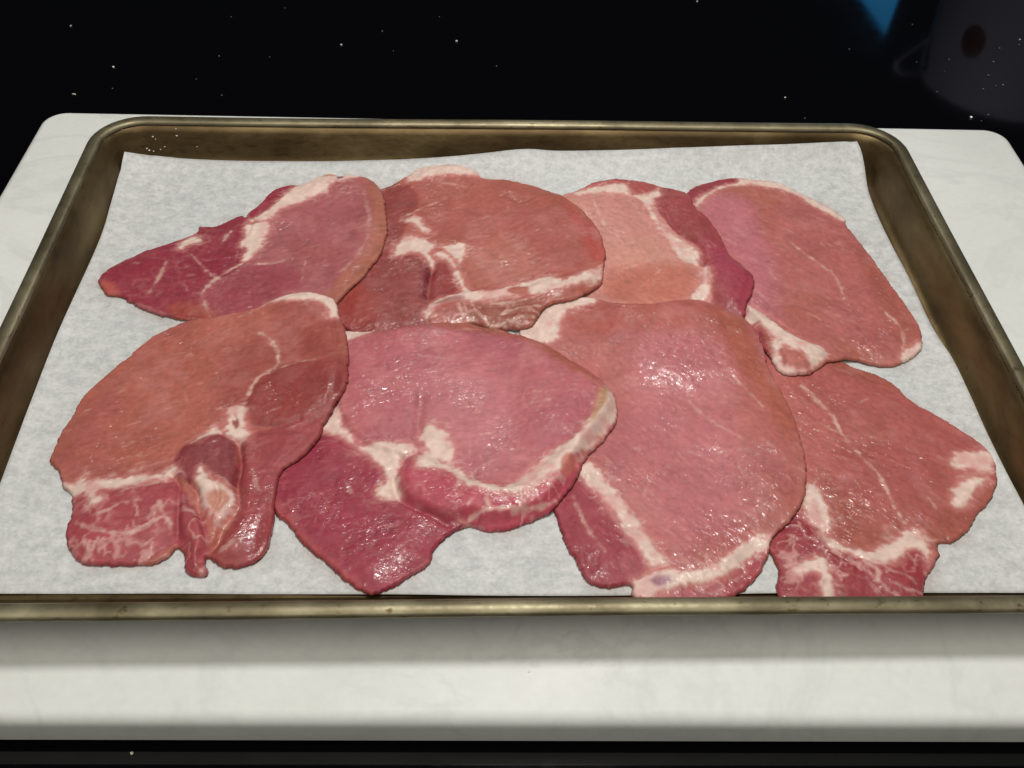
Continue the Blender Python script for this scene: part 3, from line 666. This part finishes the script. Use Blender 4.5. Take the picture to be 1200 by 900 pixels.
CUT.append(dict(label='top left pork cutlet tapering to a dark red point on the bare parchment', T=(100, 180, 3.158), ang=0.3,
    base=(166, 82, 86), base2=(164, 80, 80), thick=4.4,
    outline=[(45, 460), (80, 425), (150, 385), (250, 342), (340, 312), (385, 298), (412, 285), (418, 266), (430, 261), (480, 262), (530, 238), (575, 222), (592, 228), (600, 212), (650, 175), (680, 140), (730, 115), (790, 108), (840, 90), (900, 68), (940, 75), (1000, 74), (1060, 95), (1095, 130), (1112, 190), (1118, 260), (1105, 340), (1070, 400), (1020, 460), (960, 515), (920, 560), (800, 610), (640, 640), (520, 625), (430, 612), (350, 606), (250, 582), (180, 552), (130, 522), (80, 516), (58, 490)],
    regions=[('dark', (142, 40, 58), [(40, 460), (150, 380), (250, 338), (400, 295), (425, 258), (480, 258), (575, 218), (605, 238), (590, 330), (598, 400), (560, 430), (480, 480), (420, 540), (440, 640), (350, 610), (130, 525), (60, 500)], 1.0),
             ('dark', (156, 64, 74), [(430, 530), (560, 440), (600, 415), (700, 410), (790, 440), (800, 500), (700, 540), (600, 600), (470, 640)], 4.5),
             ('tint', (176, 72, 62), [(45, 470), (110, 480), (120, 518), (60, 510)], 2.5),
             ('dark', (150, 34, 58), [(596, 222), (650, 172), (680, 138), (730, 112), (795, 106), (740, 150), (700, 190), (640, 232)], .7),
             ('tint', (170, 92, 72), [(1040, 90), (1130, 180), (1120, 340), (940, 560), (880, 540), (1040, 350), (1060, 200)], 3.5),
             ('tint', (158, 62, 50), [(300, 560), (440, 560), (480, 640), (340, 620)], 4)],
    veins=[([(598, 398), (540, 430), (480, 470), (430, 520)], 1.0, .75), ([(600, 410), (700, 405), (770, 388)], .8, .6), ([(300, 410), (272, 465), (240, 510)], 1.0, .5), ([(440, 432), (495, 468)], .9, .5), ([(395, 380), (445, 432)], .7, .35), ([(370, 490), (385, 515), (420, 518)], .9, .5), ([(815, 400), (800, 480)], .8, .5), ([(1030, 140), (1052, 250), (1030, 350), (950, 450)], 1.2, .28), ([(435, 530), (460, 600)], .8, .6), ([(540, 290), (510, 330)], .9, .6), ([(950, 150), (1010, 155)], .8, .4), ([(170, 395), (200, 410)], .7, .4)],
    fat=[[(1010, 72), (940, 72), (900, 64), (840, 88), (790, 108), (740, 150), (700, 190), (640, 233), (600, 248), (640, 258), (690, 250), (725, 212), (800, 182), (890, 150), (930, 112), (1010, 88)],
         [(598, 265), (684, 262), (668, 312), (648, 352), (610, 388), (582, 398), (598, 352), (568, 345), (590, 310)], [(345, 332), (390, 303), (422, 310), (432, 336), (390, 347), (350, 366)]],
    post=[((120, 80, 90), [(930, 88), (950, 80), (955, 92), (938, 100)], .5), ((206, 140, 120), [(880, 70), (930, 66), (930, 84), (890, 90)], 1)],
    grooves=[([(412, 282), (430, 310), (480, 320)], 1.2, .9), ([(592, 222), (620, 250), (600, 300)], 1.1, .9)]))
CUT.append(dict(label='front middle pork cutlet with round pink centre, fat crescent and dark red flap', T=(310, 360, 2.647), ang=0.15,
    base=(184, 90, 96), base2=(176, 84, 96), thick=4.8,
    outline=[(170, 110), (215, 72), (300, 74), (400, 62), (480, 48), (560, 45), (640, 50), (720, 65), (800, 85), (870, 110), (940, 150), (1000, 185), (1050, 225), (1085, 265), (1096, 310), (1090, 360), (1050, 410), (1010, 450), (985, 490), (960, 540), (930, 580), (890, 630), (840, 655), (780, 678), (720, 688), (680, 688), (640, 674), (610, 682), (570, 705), (525, 750), (510, 790), (450, 830), (390, 865), (335, 886), (290, 870), (240, 835), (190, 790), (130, 740), (80, 680), (40, 640), (20, 600), (30, 540), (80, 460), (130, 380), (160, 280)],
    regions=[('dark', (150, 42, 62), [(20, 500), (180, 385), (250, 422), (300, 462), (350, 492), (400, 522), (372, 562), (340, 600), (440, 604), (470, 624), (560, 652), (620, 690), (525, 760), (335, 895), (130, 750), (10, 640)], 1.0),
             ('tint', (172, 66, 66), [(20, 590), (60, 630), (180, 760), (340, 886), (300, 880), (120, 750), (20, 650)], 2.5),
             ('tint', (193, 106, 112), [(480, 260), (640, 200), (760, 300), (760, 480), (600, 480), (490, 380)], 10),
             ('tint', (172, 84, 64), [(480, 45), (720, 60), (940, 150), (1040, 230), (960, 220), (760, 110), (560, 80)], 4),
             ('marb', (182, 56, 76), [(412, 540), (428, 490), (470, 502), (580, 528), (640, 574), (700, 598), (790, 594), (870, 552), (930, 492), (988, 474), (962, 542), (892, 634), (780, 682), (680, 692), (600, 664), (560, 650), (480, 624), (438, 604)], .9)],
    veins=[([(800, 330), (880, 310)], .7, .3), ([(480, 170), (560, 180), (640, 180)], .7, .3), ([(490, 300), (480, 360)], .7, .35), ([(640, 530), (720, 490)], .7, .25), ([(250, 540), (270, 580)], .7, .3)],
    fat=[[(205, 75), (250, 68), (335, 82), (305, 102), (262, 114), (215, 140)], [(215, 310), (238, 340), (272, 420), (302, 438), (380, 432), (450, 438), (485, 458), (432, 484), (415, 532), (424, 596), (348, 592), (372, 540), (350, 490), (290, 442), (240, 407), (172, 378), (200, 330)],
         [(484, 395), (520, 378), (562, 410), (588, 450), (582, 492), (540, 492), (490, 440)],
         [(468, 500), (500, 450), (540, 486), (600, 516), (650, 556), (720, 578), (780, 558), (830, 518), (880, 478), (950, 428), (1000, 378), (1030, 320), (1050, 250), (1080, 255), (1098, 310), (1092, 355), (1042, 412), (1002, 452), (940, 492), (920, 532), (870, 562), (800, 602), (720, 604), (660, 594), (600, 564), (570, 524), (468, 528)]],
    post=[((196, 100, 88), [(925, 495), (950, 480), (975, 490), (940, 535), (920, 540)], .9), ((186, 130, 90), [(1030, 300), (1052, 250), (1070, 262), (1050, 330), (1010, 380)], 2.0)],
    streaks=[([(640, 662), (700, 652), (790, 642), (850, 632), (905, 605)], 1.0, .85), ([(790, 642), (795, 612), (850, 576)], 1.0, .8), ([(600, 664), (680, 684)], .9, .6), ([(590, 600), (610, 570)], 1.2, .7), ([(700, 650), (690, 610)], .9, .6), ([(880, 610), (880, 560)], .8, .6), ([(630, 640), (650, 620)], 1.0, .6), ([(860, 560), (905, 565)], 1.0, .7), ([(765, 655), (800, 645)], 1, .6)],
    bumps=[([(230, 40), (560, 10), (1140, 240), (1040, 540), (890, 690), (680, 720), (600, 672), (540, 652), (440, 605), (410, 545), (432, 482), (310, 430), (225, 310)], 1.9, 2.4), ([(410, 540), (480, 470), (640, 550), (780, 560), (900, 470), (1040, 300), (1100, 300), (980, 500), (890, 640), (680, 695), (560, 655), (440, 605)], 3.2, 6),
           ([(250, 90), (560, 60), (900, 140), (1030, 280), (880, 460), (700, 560), (520, 440), (260, 330)], 1.6, 14)],
    grooves=[([(486, 300), (478, 380), (484, 430)], 2.2, 1.5), ([(400, 540), (412, 592), (450, 620), (540, 662), (600, 695)], 1.3, 1.6), ([(470, 465), (430, 485)], 1.2, .8), ([(660, 330), (650, 360)], 6, .9)]))
CUT.append(dict(label='front left pork cutlet with white fat cap, knotted folds and ragged front flaps', T=(40, 330, 2.5), ang=0.4,
    base=(176, 88, 72), base2=(170, 82, 74), thick=5.0,
    outline=[(40, 520), (52, 488), (80, 430), (110, 380), (150, 320), (220, 260), (280, 210), (340, 160), (400, 130), (440, 115), (520, 100), (600, 85), (640, 75), (700, 50), (750, 30), (800, 27), (850, 35), (885, 60), (895, 100), (912, 140), (920, 200), (918, 290), (890, 350), (860, 400), (830, 460), (780, 510), (730, 550), (712, 600), (706, 660), (700, 720), (680, 780), (640, 820), (590, 832), (540, 826), (512, 806), (503, 812), (505, 850), (475, 860), (442, 848), (435, 800), (418, 772), (390, 802), (350, 820), (290, 825), (220, 826), (150, 820), (110, 800), (92, 760), (92, 710), (105, 680), (104, 620), (80, 595), (70, 555)],
    regions=[('dark', (146, 58, 56), [(618, 370), (650, 300), (712, 255), (780, 243), (850, 252), (925, 210), (925, 290), (835, 465), (735, 555), (706, 720), (645, 826), (590, 838), (508, 806), (560, 740), (600, 640), (600, 500), (640, 450), (690, 432), (632, 422)], 1.0),
             ('tint', (160, 60, 66), [(620, 480), (740, 440), (840, 420), (735, 555), (706, 720), (640, 826), (590, 832), (600, 650)], 5),
             ('dark', (132, 50, 56), [(408, 572), (424, 508), (480, 468), (540, 452), (588, 473), (594, 530), (592, 604), (560, 592), (508, 570), (470, 604), (440, 590)], .9),
             ('tint', (156, 70, 60), [(650, 150), (700, 165), (720, 240), (650, 295), (600, 380), (560, 360), (600, 220)], 5),
             ('tint', (160, 72, 62), [(700, 70), (860, 80), (920, 180), (900, 240), (780, 240), (720, 240), (710, 170)], 4),
             ('marb', (164, 58, 68), [(98, 618), (240, 612), (400, 588), (440, 620), (480, 680), (510, 720), (512, 862), (436, 850), (415, 770), (290, 832), (100, 815), (84, 730)], .9)],
    veins=[([(668, 160), (705, 190), (716, 245), (682, 275), (650, 300), (630, 340)], 1.1, .8), ([(720, 262), (780, 250), (830, 254)], .9, .45), ([(440, 330), (455, 370)], .7, .25), ([(150, 380), (165, 378)], .7, .4), ([(640, 560), (660, 620)], .9, .3), ([(740, 440), (800, 420)], .8, .3), ([(540, 800), (590, 770)], 1.2, .4)],
    fat=[[(630, 80), (700, 48), (750, 28), (800, 24), (850, 32), (888, 58), (898, 108), (868, 112), (858, 85), (820, 64), (760, 60), (690, 65)],
         [(74, 575), (100, 590), (150, 580), (160, 592), (220, 586), (300, 578), (380, 568), (408, 550), (432, 572), (380, 596), (300, 606), (222, 616), (192, 622), (200, 662), (165, 662), (158, 628), (104, 630), (80, 600)],
         [(495, 455), (535, 430), (543, 452), (490, 477), (465, 484)], [(562, 380), (600, 370), (628, 385), (622, 430), (642, 452), (610, 472), (580, 462), (552, 432), (572, 410)],
         [(478, 625), (494, 562), (522, 590), (552, 610), (592, 640), (572, 690), (540, 726), (520, 692), (498, 672)]],
    post=[((196, 120, 100), [(510, 640), (550, 625), (575, 645), (545, 690), (525, 680)], 1.0), ((150, 60, 54), [(582, 420), (598, 412), (600, 436), (588, 440)], .5)],
    streaks=[([(175, 692), (220, 682), (260, 660), (320, 655)], .9, .6), ([(125, 708), (200, 742), (280, 746), (340, 722), (400, 690)], 1.3, .75), ([(148, 772), (168, 792), (190, 762)], .9, .6), ([(340, 702), (372, 682), (405, 720)], 1.6, .8), ([(290, 760), (330, 770)], .8, .4), ([(440, 680), (470, 690)], 1.4, .7), ([(380, 690), (370, 660)], 1.2, .7), ([(240, 620), (330, 612), (370, 600)], .8, .45)],
    bumps=[([(408, 590), (424, 508), (480, 468), (540, 452), (588, 473), (594, 600), (540, 720), (500, 700), (470, 620)], 2.5, 5),
           ([(98, 610), (240, 605), (400, 580), (480, 680), (510, 720), (505, 860), (436, 850), (415, 770), (290, 826), (100, 805)], 1.4, 5),
           ([(610, 390), (650, 300), (780, 243), (920, 220), (900, 340), (780, 430), (690, 440)], 1.8, 6),
           ([(430, 610), (480, 690), (510, 730), (505, 860), (440, 845), (425, 720)], 1.6, 3),
           ([(606, 500), (640, 450), (830, 450), (730, 550), (706, 720), (640, 826), (590, 832), (520, 800), (565, 740), (608, 640)], 1.6, 4)],
    grooves=[([(600, 480), (608, 540), (596, 600), (600, 660), (556, 720), (540, 760), (508, 800)], 1.4, 2.4), ([(450, 600), (478, 625), (482, 670), (505, 760)], 1.0, 1.5), ([(520, 580), (545, 640), (520, 700)], .9, 1.0), ([(300, 610), (400, 600)], .9, .7), ([(405, 575), (430, 612), (425, 700), (420, 770)], 1.1, 1.4), ([(615, 430), (700, 432), (780, 420)], 1.4, .9), ([(110, 690), (240, 700), (340, 690)], 1.1, .6), ([(540, 440), (560, 460), (590, 470)], 1.0, 1.2), ([(625, 370), (640, 320)], 1.2, .7), ([(480, 620), (500, 690)], .9, .9), ([(585, 400), (600, 430)], .8, 1.2), ([(870, 110), (885, 180)], 1.3, .8)]))
for i, sp in enumerate(CUT): build_cutlet(sp, i)

# juice soaked a little way into the parchment round the slices
wetm = blur((HT > HT0+0.01).astype(float), 7.0)
ji = np.clip(((pyy-gy[0])/CELL).astype(int), 0, len(gy)-1); ii = np.clip(((pxx-gx[0])/CELL).astype(int), 0, len(gx)-1)
dm = np.clip(wetm[ji, ii]*2.2, 0, 1)*sstep(-0.15, 0.35, fbm(pxx, pyy, 16, 31, 3))
da = sheet.data.color_attributes.new('damp', 'FLOAT_COLOR', 'POINT')
da.data.foreach_set('color', np.repeat(dm.reshape(-1, 1), 4, 1).ravel())
# ------------------------------------------------------------------ crumbs
rnd = random.Random(4)
def crumb_mesh(k, el=1.0):
    bm = bmesh.new(); bmesh.ops.create_icosphere(bm, subdivisions=1, radius=1.0)
    r = random.Random(k)
    for v_ in bm.verts:
        v_.co *= r.uniform(0.7, 1.15); v_.co.z *= 0.7; v_.co.x *= el
    me = bpy.data.meshes.new('crumb'); bm.to_mesh(me); bm.free(); me.materials.append(MT['crumb']); return me
CM = [crumb_mesh(k) for k in range(4)]+[crumb_mesh(9, 2.4)]
DM = [crumb_mesh(k+20) for k in range(3)]
for m_ in DM: m_.materials[0] = MT['dust']
def crumb(px, py, z, r, lab, grp, k=None):
    p = at(px, py, z); o = bpy.data.objects.new('crumb', CM[rnd.randrange(4) if k is None else k]); COL.objects.link(o)
    if r < 0.72 and z < -1 and k is None: o.data = DM[rnd.randrange(3)]; r *= 1.15
    o.scale = (r*MM,)*3; o.location = (p[0]*MM, p[1]*MM, (z+r*0.55)*MM); o.rotation_euler = (0, 0, rnd.uniform(0, 6))
    if k is not None: o.rotation_euler = (0, 0, -0.2)
    tag(o, lab, 'crumb', grp)
BACK = [(83, 31, .9), (133, 79, .8), (132, 104, .45), (400, 53, .9), (535, 49, 1.0), (257, 66, .5), (448, 37, .6), (582, 78, .55), (260, 112, .45), (334, 10, .5), (271, 20, .4), (817, 2, .8), (316, 67, .35), (461, 60, .35), (230, 93, .35), (515, 20, .35)]
for x, y, r in BACK: crumb(x, y, BZ, r, 'tiny white crumb on the black cooktop glass behind the tray', 'crumbs on the glass behind the tray')
crumb(87, 111, BZ, .75, 'elongated pale crumb on the black glass near the board\'s back left corner', 'crumbs on the glass behind the tray', 4)
RIGHT = [(1158, 135, .6), (1171, 57, .65), (1164, 73, .7), (1158, 89, .7), (1152, 105, .65), (1175, 100, .7), (1167, 101, .5), (1195, 47, .8), (1194, 53, .6), (1098, 108, .5), (1069, 29, .45), (1074, 73, .4), (995, 58, .55), (1112, 70, .45), (1107, 84, .4), (943, 139, .45), (1150, 142, .35)]
for x, y, r in RIGHT: crumb(x, y, BZ, r, 'tiny grey speck on the black glass at the far right behind the board', 'specks on the glass at the far right')
crumb(1138, 138, BZ, 1.05, 'brightest white crumb on the glass just behind the board\'s right corner', 'crumbs on the glass behind the tray')
crumb(920, 115, BZ, .8, 'lone white crumb on the glass behind the tray\'s right half', 'crumbs on the glass behind the tray')
crumb(155, 883, BZ, .75, 'white crumb on the black glass strip before the board, at left', 'crumbs before the board')
crumb(1170, 868, BZ, .55, 'white crumb on the black glass strip before the board, at right', 'crumbs before the board')
CM[3].materials[0] = mat_plain('salt_grain', (0.92, 0.92, 0.90), 0.4, noise=0.0)
crumb(620, 787, 0, .6, 'single white crumb on the marble before the tray', 'crumbs on the marble', 3)
def on_back_wall(px, py):
    return at_h(px, py, lambda x, y: pan_h(x, y), 0.1)
for x, y, r in [(179, 160, .6), (182, 163, .45), (206, 151, .55), (207, 159, .7), (172, 174, .65), (175, 176, .55), (180, 177, .5), (188, 175, .5), (193, 172, .5), (231, 172, .4)]:  # small pale solids put in for white glints on the wall
    p = on_back_wall(x, y); o = bpy.data.objects.new('crumb', CM[rnd.randrange(4)]); COL.objects.link(o)
    o.scale = (r*MM,)*3; o.location = Vector(p)*MM; tag(o, 'tiny pale crumb stuck on the tray\'s back wall near its left corner', 'crumb', 'glint specks on the tray wall')

# ------------------------------------------------------------------ things mirrored in the glass, standing behind the view
def lathe(prof, n=48):
    rings = [[(r*math.cos(2*math.pi*i/n), r*math.sin(2*math.pi*i/n), z) for i in range(n)] for r, z in prof]
    return sweep(rings)
def mirrored(px, py, ydist):
    """point at depth ydist whose mirror image in the glass shows at this pixel"""
    p = at(px, py, BZ); d = ray(px, py).copy(); d[2] = -d[2]; t = (ydist-p[1])/d[1]; return p+d*t
MY = 540
pc = mirrored(1160, 138, MY-70); R = 78.0; hgt = pc[2]-BZ
mx = mirrored(1082, 90, MY)[0]+R
mug = empty('mug', (mx, MY, BZ)); tag(mug, 'dim grey handled mug with dark red dot mirrored in the glass', 'mug')
V, F = lathe([(1, 4), (R*0.86, 4), (R*0.84, 1.5), (R*0.90, 0.3), (R*0.95, 3), (R, 20), (R, hgt-4), (R*0.985, hgt), (R*0.96, hgt-2), (R*0.95, 12), (1, 9)])
mesh_obj('body', V, F, MT['mug'], mug)
hz = [mirrored(1088, 42, MY), mirrored(1060, 62, MY), mirrored(1050, 72, MY), mirrored(1052, 80, MY), mirrored(1062, 84, MY), mirrored(1085, 82, MY)]
Hp = catmull([(p[0]-mx, p[2]-BZ) for p in hz], 5, False); V = []; F = []
for i, (x, z) in enumerate(Hp):
    a = Hp[max(i-1, 0)]; b = Hp[min(i+1, len(Hp)-1)]; t = np.array(b)-np.array(a); t /= np.linalg.norm(t); nn = (-t[1], t[0])
    for k in range(10):
        an = 2*math.pi*k/10; V.append((x+nn[0]*2.6*math.cos(an), 5*math.sin(an), z+nn[1]*2.6*math.cos(an)))
for i in range(len(Hp)-1):
    for k in range(10): F.append((i*10+k, i*10+(k+1) % 10, (i+1)*10+(k+1) % 10, (i+1)*10+k))
mesh_obj('handle', V, F, MT['mug'], mug)
ang0 = 0.0
for _ in range(20):
    dc = mirrored(1140, 49, MY-R*math.cos(ang0)); ang0 = math.asin(max(-1, min(1, (dc[0]-mx)/R)))
V = []; F = []; zc = dc[2]-BZ; nr = 28
for q in (0.0, 0.5, 1.0):
    for k in range(nr):
        a = 2*math.pi*k/nr; rr = 11.5*q; an = ang0+rr*math.cos(a)/R
        V.append(((R+0.5)*math.sin(an), -(R+0.5)*math.cos(an), zc+rr*1.25*math.sin(a)))
for q in range(2):
    for k in range(nr): F.append((q*nr+k, q*nr+(k+1) % nr, (q+1)*nr+(k+1) % nr, (q+1)*nr+k))
mesh_obj('round_mark', V, F, MT['red'], mug)
# invented to give the blue reflection: a glowing pyramid lamp
SY = 800
tip = mirrored(1037, 39, SY); l0 = mirrored(1011, 0, SY); r0_ = mirrored(1044, 0, SY)
hh = tip[2]-BZ; dz = tip[2]-0.5*(l0[2]+r0_[2])
sl_, sr_ = (tip[0]-l0[0])/dz, (r0_[0]-tip[0])/dz
wedge = empty('blue_glow_pyramid', (tip[0], SY, BZ)); tag(wedge, 'invented glowing blue pyramid lamp mirrored at the top of the glass', 'wedge')
z0 = 8.0; a_, b_ = -sl_*(hh-z0), sr_*(hh-z0); c_ = 0.5*(b_-a_)
V = [(a_, -c_, z0), (b_, -c_, z0), (b_, c_, z0), (a_, c_, z0), (0.8, -0.8, hh), (0.8, 0.8, hh), (-0.8, 0.8, hh), (-0.8, -0.8, hh)]
mesh_obj('glow_body', V, [(0, 1, 4, 7), (1, 2, 5, 4), (2, 3, 6, 5), (3, 0, 7, 6), (4, 5, 6, 7), (3, 2, 1, 0)], MT['glow'], wedge, smooth=False)
V = [(x*1.04, y*1.04, z) for z in (0.2, z0-0.1) for x, y in ((a_, -c_), (b_, -c_), (b_, c_), (a_, c_))]
mesh_obj('base', V, [(3, 2, 1, 0), (4, 5, 6, 7), (0, 1, 5, 4), (1, 2, 6, 5), (2, 3, 7, 6), (3, 0, 4, 7)], MT['case'], wedge, smooth=False)
